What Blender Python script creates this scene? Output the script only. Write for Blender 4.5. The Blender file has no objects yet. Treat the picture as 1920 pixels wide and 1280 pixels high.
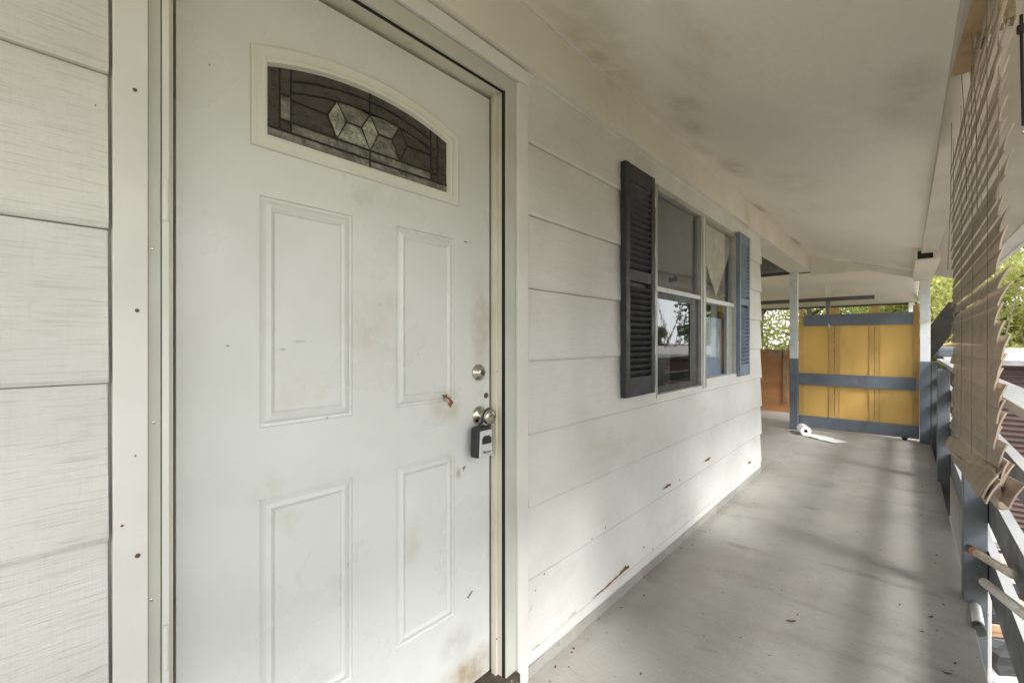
import bpy, bmesh, math, random
import numpy as np
from mathutils import Vector, Matrix, Euler
from mathutils.geometry import tessellate_polygon
random.seed(7); np.random.seed(7)
S = bpy.context.scene
COL = S.collection

# ------------------------------------------------------------------ camera, world, sun, exposure
F, TH, D, H = 820.0, math.atan(740/820), 1.10, 1.31
cd = bpy.data.cameras.new('camera'); cam = bpy.data.objects.new('camera', cd); COL.objects.link(cam)
cam.location = (D, 0, H); cam.rotation_euler = (math.radians(90), 0, TH)
cd.sensor_width = 36; cd.lens = F/1920*36; cd.clip_start = 0.02; cd.clip_end = 900
S.camera = cam
SUN = Vector((0.74, -0.27, 0.74)).normalized()
w = bpy.data.worlds.new('World'); S.world = w; w.use_nodes = True
nt = w.node_tree; nt.nodes.clear()
sky = nt.nodes.new('ShaderNodeTexSky'); sky.sky_type = 'NISHITA'; sky.sun_disc = False
sky.sun_elevation = math.asin(SUN.z); sky.sun_rotation = math.atan2(SUN.x, SUN.y)
sky.dust_density = 4.0; sky.air_density = 1.0; sky.ozone_density = 1.0
bg = nt.nodes.new('ShaderNodeBackground'); bg.inputs[1].default_value = 0.15
tc = nt.nodes.new('ShaderNodeTexCoord'); mp = nt.nodes.new('ShaderNodeMapping'); mp.inputs['Scale'].default_value = (1, 1, 2.5)
nz = nt.nodes.new('ShaderNodeTexNoise'); nz.inputs['Scale'].default_value = 2.6; nz.inputs['Detail'].default_value = 7
mr = nt.nodes.new('ShaderNodeMapRange'); mr.inputs[1].default_value = .28; mr.inputs[2].default_value = .50; mr.inputs[3].default_value = .55
mx = nt.nodes.new('ShaderNodeMixRGB'); mx.inputs[2].default_value = (6.0, 6.25, 6.4, 1)
nt.links.new(tc.outputs['Generated'], mp.inputs[0]); nt.links.new(mp.outputs[0], nz.inputs[0]); nt.links.new(nz.outputs[0], mr.inputs[0])
nt.links.new(mr.outputs[0], mx.inputs[0]); nt.links.new(sky.outputs[0], mx.inputs[1]); nt.links.new(mx.outputs[0], bg.inputs[0])
ow = nt.nodes.new('ShaderNodeOutputWorld'); nt.links.new(bg.outputs[0], ow.inputs[0])
sl = bpy.data.lights.new('sun', 'SUN'); sl.energy = 1.35; sl.angle = math.radians(15); sl.color = (1, .985, .965)
so = bpy.data.objects.new('sun', sl); COL.objects.link(so); so.rotation_euler = SUN.to_track_quat('Z', 'Y').to_euler()
S.view_settings.view_transform = 'Standard'; S.view_settings.look = 'None'; S.view_settings.gamma = 1
S.view_settings.use_curve_mapping = False
S.view_settings.exposure = 1.70
S.cycles.max_bounces = 12; S.cycles.diffuse_bounces = 8; S.cycles.glossy_bounces = 4
S.cycles.transparent_max_bounces = 12

# ------------------------------------------------------------------ helpers: survey of the photograph
CO, SI = math.cos(TH), math.sin(TH)
def onX(px, py, X):
    a = X-D; u = (px-960)/F; s = a*(CO+u*SI)/(u*CO-SI); zc = s*CO-a*SI
    return Vector((X, s, H+(640-py)*zc/F))
def onY(px, py, s):
    u = (px-960)/F; a = s*(u*CO-SI)/(CO+u*SI); zc = s*CO-a*SI
    return Vector((a+D, s, H+(640-py)*zc/F))
def onZ(px, py, z):
    zc = (z-H)*F/(640-py); xc = (px-960)/F*zc
    return Vector((xc*CO-zc*SI+D, zc*CO+xc*SI, z))
def ceilZ(X): return 2.58-.304*X

# ------------------------------------------------------------------ materials
class NB:
    def __init__(s, name):
        s.m = bpy.data.materials.new(name); s.m.use_nodes = True; s.t = s.m.node_tree; s.N = s.t.nodes
        s.b = s.N['Principled BSDF']; s.out = s.N['Material Output']
        s.geo = s.N.new('ShaderNodeNewGeometry')
    def link(s, a, b): s.t.links.new(a, b)
    def noise(s, scale, stretch=(1, 1, 1), detail=4, rough=.55, rot=(0, 0, 0), off=(0, 0, 0)):
        m = s.N.new('ShaderNodeMapping'); m.inputs['Scale'].default_value = stretch; m.inputs['Rotation'].default_value = rot
        m.inputs['Location'].default_value = off
        s.link(s.geo.outputs['Position'], m.inputs[0])
        n = s.N.new('ShaderNodeTexNoise'); n.inputs['Scale'].default_value = scale; n.inputs['Detail'].default_value = detail
        n.inputs['Roughness'].default_value = rough; s.link(m.outputs[0], n.inputs[0]); return n.outputs[0]
    def rng(s, v, a, b, c=0., d=1.):
        n = s.N.new('ShaderNodeMapRange'); n.interpolation_type = 'SMOOTHSTEP'
        for i, q in enumerate((a, b, c, d)): n.inputs[i+1].default_value = q
        s.link(v, n.inputs[0]); return n.outputs[0]
    def math(s, op, a, b):
        n = s.N.new('ShaderNodeMath'); n.operation = op
        for i, q in enumerate((a, b)):
            if isinstance(q, (int, float)): n.inputs[i].default_value = q
            else: s.link(q, n.inputs[i])
        return n.outputs[0]
    def mix(s, fac, a, b):
        n = s.N.new('ShaderNodeMixRGB')
        if isinstance(fac, (int, float)): n.inputs[0].default_value = fac
        else: s.link(fac, n.inputs[0])
        for i, q in ((1, a), (2, b)):
            if isinstance(q, tuple): n.inputs[i].default_value = q[:3]+(1,)
            else: s.link(q, n.inputs[i])
        return n.outputs[0]
    def spot(s, c, r):     # soft ellipsoid mask about point c with radii r
        a = s.N.new('ShaderNodeVectorMath'); a.operation = 'SUBTRACT'; s.link(s.geo.outputs['Position'], a.inputs[0]); a.inputs[1].default_value = c
        b = s.N.new('ShaderNodeVectorMath'); b.operation = 'DIVIDE'; s.link(a.outputs[0], b.inputs[0]); b.inputs[1].default_value = r
        l = s.N.new('ShaderNodeVectorMath'); l.operation = 'LENGTH'; s.link(b.outputs[0], l.inputs[0])
        return s.rng(l.outputs['Value'], .15, 1., 1., 0.)
    def bumps(s, lst):    # list of (socket, distance)
        prev = None
        for v, dist in lst:
            n = s.N.new('ShaderNodeBump'); n.inputs['Strength'].default_value = 1; n.inputs['Distance'].default_value = dist
            s.link(v, n.inputs['Height'])
            if prev: s.link(prev, n.inputs['Normal'])
            prev = n.outputs[0]
        if prev: s.link(prev, s.b.inputs['Normal'])

def M(name, col, rough=.55, var=.12, vs=3., stretch=(1, 1, 1), bump=.0006, bs=80., bstretch=(1, 1, 1),
      dirt=None, ds=2., dthr=(.55, .75), dstretch=(1, 1, 1), metal=0., spec=.4, spots=(), extra=None):
    n = NB(name)
    dk = tuple(c*(1-var) for c in col); lt = tuple(min(1, c*(1+var)) for c in col)
    c = n.mix(n.rng(n.noise(vs, stretch), .3, .7), dk, lt)
    if dirt: c = n.mix(n.rng(n.noise(ds, dstretch, 7, .62, off=(3.1, 1.7, 9.2)), dthr[0], dthr[1]), c, dirt)
    for (cc, rr, colr, st) in spots:
        m = n.math('MULTIPLY', n.spot(cc, rr), n.rng(n.noise(9, (1, 1, 1), 6, .65, off=cc), .25, .65))
        c = n.mix(n.math('MULTIPLY', m, st), c, colr)
    n.link(c, n.b.inputs['Base Color'])
    n.b.inputs['Metallic'].default_value = metal; n.b.inputs['Specular IOR Level'].default_value = spec
    rr = n.rng(n.noise(vs*2.3, (1, 1, 1), off=(5, 5, 5)), .3, .7, max(.03, rough-.1), min(1, rough+.1))
    n.link(rr, n.b.inputs['Roughness'])
    if bump: n.bumps([(n.noise(bs, bstretch, 5, .6), bump)])
    return n.m

WHITE = (.70, .68, .635); DRT = (.36, .31, .23)
def siding_mat(name, amp):
    n = NB(name)
    g1 = n.noise(1., (1, 9, 260), 5, .6)                    # sawn grain running along the board
    g2 = n.noise(1., (1, 130, 12), 3, .5, off=(2, 4, 1))     # brush marks across it
    g3 = n.noise(1., (1, 3, 45), 5, .7, off=(7, 3, 2))
    c = n.mix(n.rng(n.noise(2.2), .3, .7), (.64, .63, .595), (.735, .725, .69))
    c = n.mix(n.rng(g1, .52, .64, 0, .30*amp), c, (.40, .385, .34))
    c = n.mix(n.rng(g2, .55, .72, 0, .08*amp), c, (.45, .43, .37)); c = n.mix(n.rng(g3, .58, .66, 0, .34*amp), c, (.44, .40, .34))
    c = n.mix(n.rng(n.noise(1.6, (1, .6, 2), 7, .65, off=(9, 9, 1)), .54, .78, 0, .45), c, (.50, .46, .38))
    n.link(c, n.b.inputs['Base Color']); n.b.inputs['Specular IOR Level'].default_value = .4
    n.link(n.rng(n.noise(6), .3, .7, .38, .62), n.b.inputs['Roughness'])
    n.bumps([(g1, .0022*amp), (g2, .0012*amp), (g3, .003*amp), (n.noise(14, off=(1, 1, 1)), .0012), (n.noise(1., (1, 5, 30), 4, .6, off=(4, 4, 4)), .002*amp)])
    return n.m
m_side_l = siding_mat('rough sawn white siding', 1.)
m_side_r = siding_mat('painted white siding', .55)
m_side_low = siding_mat('smooth thick painted siding', .28)
BR = (.20, .12, .05)
m_trim = M('white trim paint', (.70, .69, .65), .45, .06, 3, bump=.0006, bs=40, bstretch=(1, 1, .3), dirt=(.48, .44, .34), ds=3, dthr=(.6, .82))
m_beam = M('cream beam paint', (.74, .70, .615), .6, .05, 2, bump=.0012, bs=25, bstretch=(1, .2, 1), dirt=(.56, .49, .37), ds=1.8, dthr=(.55, .85))
m_door = M('white door paint', (.68, .69, .665), .34, .05, 2, bump=.0016, bs=9, dirt=(.54, .52, .44), ds=4, dthr=(.57, .86), spec=.5,
    spots=[((-.06, 1.12, 1.38), (.05, .07, .25), (.42, .37, .26), .55), ((-.06, .96, 1.09), (.05, .09, .08), (.40, .30, .16), .6),
           ((-.06, .66, 1.35), (.05, .12, .15), (.52, .47, .36), .45), ((-.06, 1.06, .13), (.05, .2, .09), (.33, .21, .09), .8),
           ((-.06, 1.0, .26), (.05, .10, .08), (.3, .28, .25), .5), ((-.06, .70, 1.42), (.05, .015, .01), (.4, .38, .33), .4),
           ((-.06, .47, 1.31), (.05, .025, .005), (.3, .28, .25), .6), ((-.06, .43, 1.29), (.05, .012, .005), (.25, .24, .22), .6),
           ((-.06, .31, 1.30), (.05, .006, .004), (.2, .2, .18), .8), ((-.06, .84, 1.27), (.05, .008, .008), (.3, .28, .25), .6),
           ((-.06, .82, .67), (.05, .05, .12), (.50, .46, .36), .5), ((-.06, 1.01, .85), (.05, .015, .03), (.3, .28, .22), .7)])
m_lite = M('cream window surround', (.69, .685, .62), .4, .05, 4, bump=.0003)
m_jamb = M('cream jamb paint', (.62, .60, .50), .5, .08, 4, bump=.0006, bs=30, dirt=(.35, .30, .2), ds=6, dthr=(.56, .8), dstretch=(1, 1, .3))
m_alum = M('grey green storm frame', (.52, .53, .47), .4, .05, 4, bump=.0002)
m_gap = M('dark gap', (.02, .018, .014), .9, .2)
def cs(X, Y, rx, ry, c, s): return ((X, Y, ceilZ(X)), (rx, ry, .3), c, s)
SM = (.50, .42, .32)
m_ceil = M('cream ceiling paint', (.83, .785, .70), .7, .04, 1.1, bump=.0030, bs=14, bstretch=(2.5, .8, 1), dirt=(.62, .54, .42), ds=1.1, dthr=(.54, .85), dstretch=(2.2, .7, 1), spots=[
    cs(.27, 2.2, .13, .22, SM, .55), cs(.20, 2.5, .12, .25, SM, .5), cs(.21, 3.3, .13, .35, SM, .6), cs(.12, 2.9, .1, .2, SM, .4),
    cs(.04, 6.4, .10, .5, (.2, .17, .13), .8), cs(.06, 4.6, .08, .3, (.32, .24, .16), .7), cs(1.12, 2.15, .12, .3, SM, .35),
    cs(1.05, 2.45, .1, .2, SM, .3), cs(.5, 3.6, .3, .5, SM, .25), cs(.10, 1.7, .12, .5, (.42, .34, .2), .5), cs(.2, 1.4, .2, .6, (.42, .36, .24), .35)])
m_soff = M('weathered soffit paint', (.56, .525, .46), .7, .07, 2, bump=.001, bs=30)
m_dark = M('dark stained timber', (.085, .08, .07), .6, .2, 5, stretch=(.2, 1, 1), bump=.001)
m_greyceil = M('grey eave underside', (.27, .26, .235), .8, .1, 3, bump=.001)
m_blue = M('slate blue paint', (.135, .155, .185), .5, .14, 4, bump=.0012, bs=60, bstretch=(1, 1, .25), dirt=(.24, .25, .26), ds=5, dthr=(.56, .8))
m_rail = M('slate rail paint', (.115, .125, .14), .5, .2, 4, bump=.0012, bs=60, bstretch=(1, .2, 1), dirt=(.22, .22, .22), ds=5, dthr=(.56, .8))
m_cap = M('weathered pale board', (.33, .33, .325), .7, .18, 5, stretch=(1, .3, 1), bump=.002, bs=70, bstretch=(1, .15, 1), dirt=(.22, .2, .16), ds=6, dthr=(.56, .72), dstretch=(1, .3, 1))
m_wpost = M('white post paint', (.68, .69, .70), .5, .06, 4, bump=.001, bs=50, bstretch=(1, 1, .2), dirt=(.42, .4, .35), ds=4, dthr=(.56, .8))
m_yel = M('ochre gate paint', (.66, .41, .115), .55, .06, 5, stretch=(1, 1, .3), bump=.0015, bs=80, bstretch=(1, 1, .08), dirt=(.46, .28, .09), ds=3, dthr=(.55, .85), dstretch=(1.5, 1, .6))
m_yel2 = M('ochre picket paint', (.56, .35, .11), .55, .10, 5, stretch=(1, 1, .3), bump=.0015, bs=80, bstretch=(1, 1, .08), dirt=(.3, .19, .08), ds=4, dthr=(.52, .8))
m_ply = M('orange brown plywood', (.36, .17, .07), .7, .16, 3, stretch=(.3, 1, 2), bump=.001, bs=60, bstretch=(.2, 1, 1), dirt=(.13, .08, .05), ds=7, dthr=(.66, .72), dstretch=(.7, 1, 1.6))
m_rawply = M('raw pine board', (.50, .36, .20), .7, .12, 4, stretch=(1, .2, 1), bump=.001, bs=60, bstretch=(1, .1, 1), dirt=(.25, .17, .09), ds=5, dthr=(.56, .8))
m_blind = M('brown faux wood slat', (.40, .325, .255), .55, .10, 6, stretch=(1, .3, 1), bump=.0004, bs=90, bstretch=(1, .1, 1), dirt=(.23, .18, .13), ds=7, dthr=(.58, .8))
bn = m_blind.node_tree; bi = bn.nodes.new('ShaderNodeObjectInfo'); bv = bn.nodes.new('ShaderNodeHueSaturation'); br = bn.nodes.new('ShaderNodeMapRange'); br.inputs[3].default_value = .72; br.inputs[4].default_value = 1.12
bp_ = bn.nodes['Principled BSDF']; bl = bp_.inputs['Base Color'].links[0].from_socket; bn.links.new(bi.outputs['Random'], br.inputs[0]); bn.links.new(br.outputs[0], bv.inputs['Value']); bn.links.new(bl, bv.inputs['Color']); bn.links.new(bv.outputs[0], bp_.inputs['Base Color'])
m_cord = M('brown cord', (.27, .215, .16), .8, .1, 20)
m_shutL = M('charcoal shutter plastic', (.030, .031, .035), .45, .15, 5, bump=.0004, bs=120, dirt=(.10, .10, .10), ds=8, dthr=(.55, .85))
m_shutR = M('blue-lit shutter plastic', (.185, .225, .285), .5, .12, 5, bump=.0004, bs=120)  # bluish light on this shutter is put into its base colour
m_nick = M('satin nickel', (.55, .52, .46), .28, .08, 30, bump=0, metal=1., dirt=(.25, .22, .17), ds=60, dthr=(.55, .8))
m_rust = M('rusted nail', (.16, .085, .035), .9, .3, 60)
m_rot = M('rotten brown wood', (.19, .10, .04), .95, .4, 60, bump=.004, bs=120)
m_blk = M('black plastic', (.03, .03, .032), .5, .1, 20)
m_silver = M('silver lock box face', (.58, .58, .58), .35, .04, 20, bump=0)
m_pvc = M('white pvc', (.70, .69, .65), .4, .06, 10, bump=.0002, dirt=(.4, .36, .28), ds=12, dthr=(.52, .8))
m_pvcr = M('rust stained pvc', (.60, .53, .42), .6, .2, 14, bump=.0004, dirt=(.42, .22, .10), ds=7, dthr=(.52, .75))
m_orange = M('orange band', (.42, .16, .07), .6, .2, 30)
m_paper = M('white paper', (.80, .80, .80), .9, .03, 10, bump=.0012, bs=150)
m_sash = M('weathered aluminium window frame', (.42, .42, .39), .4, .1, 6, bump=.0003, metal=.35, dirt=(.2, .2, .17), ds=12, dthr=(.56, .8))
m_sashd = M('dark bronze sash', (.055, .055, .05), .45, .15, 6, bump=.0003)
m_room = M('dim room paint', (.16, .155, .14), .9, .1, 2)
m_inblind = M('grey roller blind', (.085, .09, .095), .85, .08, 3, dirt=(.2, .22, .26), ds=2, dthr=(.45, .7))
m_cloth = M('pale lace curtain', (.60, .57, .48), .9, .14, 12, bump=.004, bs=25, dirt=(.40, .37, .30), ds=16, dthr=(.5, .7))
m_bluerefl = M('pale blue pane reflection', (.34, .42, .53), .7, .1, 6, stretch=(1, 1, .3), dirt=(.34, .28, .12), ds=14, dthr=(.62, .74), dstretch=(1, 2, .3))  # reflected blue, put into the colour of an added sheet
m_came = M('dark lead came', (.022, .019, .014), .6, .1, 30, bump=0, metal=.0)
m_tree = M('grey brown bark', (.12, .10, .075), .9, .2, 8, bump=.01, bs=20)
m_ground = M('dry grass ground', (.20, .20, .10), .95, .3, 1.2, bump=.02, bs=6, dirt=(.25, .21, .14), ds=.8, dthr=(.5, .65))
m_yard = M('pale rubble yard', (.36, .32, .27), .95, .25, 5, bump=.03, bs=12, dirt=(.12, .09, .06), ds=4, dthr=(.46, .58))
m_mrust = M('maroon corrugated metal', (.10, .066, .058), .6, .2, 3, stretch=(.4, 1, 1), bump=.0006, bs=40, dirt=(.17, .14, .12), ds=3, dthr=(.5, .75), dstretch=(.5, 1, 1), metal=.1)
m_proof = M('pale shed roofing', (.36, .335, .32), .7, .15, 3, bump=.003, bs=20, dirt=(.3, .22, .2), ds=3, dthr=(.5, .7))
m_stone = M('grey rough slab', (.27, .265, .27), .8, .25, 12, bump=.012, bs=30)
m_wood1 = M('bleached broken timber', (.42, .35, .28), .85, .18, 8, bump=.003, bs=40, dirt=(.28, .16, .1), ds=6, dthr=(.5, .7))
m_wood2 = M('brown broken timber', (.28, .18, .10), .85, .2, 8, bump=.003, bs=40)
m_whiteb = M('white weatherboard', (.60, .59, .57), .6, .06, 3, bump=.001)
m_leafd = M('dry brown leaf', (.085, .06, .03), .9, .3, 60)
m_scuff = M('grey scuff', (.25, .23, .20), .8, .3, 60)
m_thresh = M('dark worn threshold wood', (.07, .055, .04), .7, .3, 12, bump=.003, bs=60, dirt=(.3, .28, .25), ds=40, dthr=(.62, .7))

def floor_mat():
    n = NB('worn grey painted deck')
    c = n.mix(n.rng(n.noise(1.1, detail=6), .3, .7), (.30, .29, .262), (.405, .395, .362))
    c = n.mix(n.rng(n.noise(1.7, (1, .7, 1), 7, .65, off=(4, 2, 0)), .48, .70, 0, .6), c, (.36, .325, .28))
    c = n.mix(n.rng(n.noise(2.3, (.8, 1.5, 1), 8, .7, off=(1, 8, 0)), .52, .68, 0, .62), c, (.235, .235, .205))
    c = n.mix(n.rng(n.noise(1., (7, 60, 1), 5, .6, off=(2, 8, 0)), .55, .70, 0, .28), c, (.25, .235, .20))
    c = n.mix(n.rng(n.noise(17, (1, 1, 1), 4, .7, off=(6, 1, 0)), .66, .74, 0, .55), c, (.19, .16, .125))
    c = n.mix(n.rng(n.noise(45, (1, 1, 1), 3, .6, off=(2, 1, 0)), .66, .72, 0, .75), c, (.13, .11, .09))
    c = n.mix(n.rng(n.noise(26, (1.6, .7, 1), 6, .75, off=(8, 3, 0)), .56, .68, 0, .45), c, (.46, .44, .40))
    for cc, rr, k in [((1.0, 3.15, 0), (.45, .05, .1), .5), ((.36, 3.05, 0), (.22, .06, .1), .55), ((1.22, 2.2, 0), (.16, .25, .1), .55), ((1.2, 5.2, 0), (.35, .04, .1), .5),
                      ((1.24, 1.6, 0), (.14, .5, .1), .45), ((.9, 2.3, 0), (.3, .05, .1), .35), ((.03, 3, 0), (.07, 4, .1), .25), ((.75, 2.6, 0), (.2, .03, .1), .3)]:
        m = n.math('MULTIPLY', n.spot(cc, rr), n.rng(n.noise(7, off=cc), .3, .6)); c = n.mix(n.math('MULTIPLY', m, k), c, (.17, .15, .125))
    n.link(c, n.b.inputs['Base Color']); n.b.inputs['Specular IOR Level'].default_value = .35
    n.link(n.rng(n.noise(3, off=(3, 3, 3)), .3, .7, .42, .68), n.b.inputs['Roughness'])
    n.bumps([(n.noise(1., (10, 90, 1), 5, .6), .003), (n.noise(5, detail=6), .004), (n.noise(30, detail=6, rough=.7), .002)])
    return n.m
m_floor = floor_mat()

def glass_mat(name, tint=(.9, .93, .92), alpha=.07, rough=.01, wob=.0006):
    n = NB(name); n.N.remove(n.b)
    g = n.N.new('ShaderNodeBsdfGlossy'); g.inputs['Roughness'].default_value = rough
    t = n.N.new('ShaderNodeBsdfTransparent'); t.inputs[0].default_value = tint+(1,)
    fr = n.N.new('ShaderNodeLayerWeight'); fr.inputs[0].default_value = .5
    mxs = n.N.new('ShaderNodeMixShader')
    fac = n.math('MINIMUM', n.math('ADD', n.math('MULTIPLY', n.math('POWER', fr.outputs['Facing'], 4.), 1.25), alpha), 1.)
    bp = n.N.new('ShaderNodeBump'); bp.inputs['Distance'].default_value = wob; n.link(n.noise(4), bp.inputs['Height'])
    n.link(bp.outputs[0], g.inputs['Normal']); n.link(fac, mxs.inputs[0]); n.link(t.outputs[0], mxs.inputs[1]); n.link(g.outputs[0], mxs.inputs[2])
    n.link(mxs.outputs[0], n.out.inputs[0]); return n.m
m_glass = glass_mat('window glass')
def texglass(name, col, bs, dist, rough):  # caught light and the dim room behind are put into the colours
    n = NB(name); c = n.mix(n.rng(n.noise(18, (1, 1, 2.5), 5, .7), .35, .65), tuple(q*.6 for q in col), tuple(q*1.4 for q in col))
    n.link(c, n.b.inputs['Base Color']); n.b.inputs['Roughness'].default_value = rough; n.b.inputs['Specular IOR Level'].default_value = .8
    n.bumps([(n.noise(bs, detail=3), dist)]); return n.m
m_gd = texglass('dark bevelled glass', (.040, .035, .026), 20, .003, .06)
m_gm = texglass('hammered glass', (.17, .165, .135), 60, .010, .10)
m_gl = texglass('crinkled glass with painted glint', (.36, .37, .30), 70, .02, .08)  # light caught by the facets, painted as a paler base colour

def leaf_mat(name, c1, c2):
    n = NB(name); oi = n.N.new('ShaderNodeObjectInfo')
    c = n.mix(n.rng(n.noise(1.3, detail=3), .3, .7), c1, c2); n.link(c, n.b.inputs['Base Color']); n.b.inputs['Roughness'].default_value = .6
    tr = n.N.new('ShaderNodeBsdfTranslucent'); n.link(c, tr.inputs[0])
    ms = n.N.new('ShaderNodeMixShader'); ms.inputs[0].default_value = .6
    n.link(n.b.outputs[0], ms.inputs[1]); n.link(tr.outputs[0], ms.inputs[2]); n.link(ms.outputs[0], n.out.inputs[0]); return n.m
m_leaf = [leaf_mat('yellow green leaves', (.23, .26, .06), (.50, .49, .17)), leaf_mat('mid green leaves', (.12, .17, .035), (.28, .32, .08)),
          leaf_mat('dark green leaves', (.03, .055, .018), (.07, .10, .035))]

# ------------------------------------------------------------------ mesh helpers
def box(bm, x0, x1, y0, y1, z0, z1, mat=None):
    v = [bm.verts.new(p) for p in ((x0, y0, z0), (x1, y0, z0), (x1, y1, z0), (x0, y1, z0), (x0, y0, z1), (x1, y0, z1), (x1, y1, z1), (x0, y1, z1))]
    if mat is not None:
        for q in v: q.co = mat @ q.co
    for f in ((3, 2, 1, 0), (4, 5, 6, 7), (0, 1, 5, 4), (1, 2, 6, 5), (2, 3, 7, 6), (3, 0, 4, 7)): bm.faces.new([v[i] for i in f])
    return v
def prism(bm, pts, d):     # pts: closed loop of Vectors, extruded by vector d
    a = [bm.verts.new(p) for p in pts]; b = [bm.verts.new(Vector(p)+Vector(d)) for p in pts]; n = len(pts)
    for t in tessellate_polygon([[Vector(p) for p in pts]]):
        bm.faces.new([a[i] for i in t]); bm.faces.new([b[i] for i in reversed(t)])
    for i in range(n): bm.faces.new((a[i], a[(i+1) % n], b[(i+1) % n], b[i]))
def tube(bm, pts, r, n=8, caps=True):
    pts = [Vector(p) for p in pts]; rr = r if isinstance(r, (list, tuple)) else [r]*len(pts); rings = []
    for i, p in enumerate(pts):
        d = (pts[min(i+1, len(pts)-1)]-pts[max(i-1, 0)]).normalized()
        u = d.cross(Vector((0, 0, 1)) if abs(d.z) < .9 else Vector((1, 0, 0))).normalized(); v = d.cross(u)
        rings.append([bm.verts.new(p+(u*math.cos(6.2832*k/n)+v*math.sin(6.2832*k/n))*rr[i]) for k in range(n)])
    for a, b in zip(rings, rings[1:]):
        for k in range(n): bm.faces.new((a[k], a[(k+1) % n], b[(k+1) % n], b[k]))
    if caps: bm.faces.new(rings[0]); bm.faces.new(rings[-1][::-1])
def lathe(bm, prof, o, axis, n=24):   # prof: (dist along axis, radius)
    axis = Vector(axis).normalized(); u = axis.cross(Vector((0, 0, 1)) if abs(axis.z) < .9 else Vector((1, 0, 0))).normalized(); v = axis.cross(u); rings = []
    for d, r in prof:
        if r < 1e-5: rings.append([bm.verts.new(Vector(o)+axis*d)])
        else: rings.append([bm.verts.new(Vector(o)+axis*d+(u*math.cos(6.2832*k/n)+v*math.sin(6.2832*k/n))*r) for k in range(n)])
    for a, b in zip(rings, rings[1:]):
        for k in range(n):
            q = [a[k % len(a)], a[(k+1) % len(a)], b[(k+1) % len(b)], b[k % len(b)]]
            q = list(dict.fromkeys(q))
            if len(q) > 2: bm.faces.new(q)
def obj(name, bm, mat, parent=None, bevel=0., smooth=False):
    bmesh.ops.recalc_face_normals(bm, faces=bm.faces)
    me = bpy.data.meshes.new(name); bm.to_mesh(me); bm.free(); me.materials.append(mat)
    if smooth:
        for p in me.polygons: p.use_smooth = True
    o = bpy.data.objects.new(name, me); COL.objects.link(o)
    if parent: o.parent = parent
    if bevel:
        b = o.modifiers.new('bevel', 'BEVEL'); b.width = bevel; b.segments = 2; b.limit_method = 'ANGLE'
    return o
def B(name, mat, b, parent=None, bevel=0.):
    bm = bmesh.new(); box(bm, *b); return obj(name, bm, mat, parent, bevel)
def thing(name, label, cat, group=None, loc=(0, 0, 0)):
    o = bpy.data.objects.new(name, None); COL.objects.link(o); o.location = loc; o.empty_display_size = .1
    o['label'] = label; o['category'] = cat
    if group: o['group'] = group
    return o
def tag(o, label, cat, group=None):
    o['label'] = label; o['category'] = cat
    if group: o['group'] = group
    return o
def struct(o): o['kind'] = 'structure'; return o

# ------------------------------------------------------------------ setting: ground, floor, ceiling
bm = bmesh.new(); box(bm, -300, 400, -300, 500, -2.2, -1.66); struct(obj('ground', bm, m_ground))
bm = bmesh.new(); box(bm, -6, 11, -6, 16.5, -1.7, -1.62); struct(obj('yard', bm, m_yard))
fl = struct(bpy.data.objects.new('porch_floor', None)); COL.objects.link(fl)
bm = bmesh.new()
box(bm, 0.0, 1.333, -2.5, 3.119, -.06, 0); fl1 = obj('deck_sheet', bm, m_floor, fl, .002)
bm = bmesh.new(); box(bm, 0.0, 1.333, 3.121, 5.2, -.06, 0); obj('deck_sheet', bm, m_floor, fl, .002)
bm = bmesh.new(); box(bm, -.0, 1.333, 5.202, 7.9, -.06, 0); obj('deck_sheet', bm, m_floor, fl, .002)
bm = bmesh.new(); box(bm, -4.5, -.002, 4.99, 9.5, -.06, 0); obj('deck_sheet', bm, m_floor, fl, .002)
bm = bmesh.new(); box(bm, -.0, 1.333, 7.902, 9.5, -.06, -.0); obj('deck_sheet', bm, m_floor, fl, .002)
B('rim_board', m_rail, (1.300, 1.332, -2.5, 9.5, -.24, -.062), fl)
for y in (-1.5, 1, 3.3, 5.8, 9.2):
    B('pier', m_wood2, (1.19, 1.29, y, y+.1, -1.65, -.065), fl)
# ceiling sheets, sloping down from the house wall to the eave
ce = struct(bpy.data.objects.new('porch_ceiling', None)); COL.objects.link(ce)
def ceil_piece(name, x0, x1, y0, y1, mat, th=.05, dz=0.):
    bm = bmesh.new()
    pts = [(x0, y0, ceilZ(x0)+dz), (x1, y0, ceilZ(x1)+dz), (x1, y0, ceilZ(x1)+th+dz), (x0, y0, ceilZ(x0)+th+dz)]
    prism(bm, [Vector(p) for p in pts], (0, y1-y0, 0)); return obj(name, bm, mat, ce)
ceil_piece('ceiling_sheet', -.30, 1.21, -2.5, 3.33, m_ceil); ceil_piece('ceiling_sheet', -.30, 1.21, 3.332, 7.72, m_ceil)
ceil_piece('soffit_sheet', 1.30, 1.66, -2.5, 7.9, m_soff); ceil_piece('soffit_trim', 1.66, 1.73, -2.5, 7.92, m_trim, .08, -.012)
B('eave_fascia', m_trim, (1.731, 1.755, -2.5, 7.92, 2.03, 2.20), ce)
# roof deck above everything so no daylight leaks in
bm = bmesh.new(); prism(bm, [Vector((-6, -2.6, 4.4)), Vector((1.8, -2.6, 2.115)), Vector((1.8, -2.6, 2.16)), Vector((-6, -2.6, 4.48))], (0, 10.55, 0)); obj('roof_deck', bm, m_dark, ce)
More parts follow.
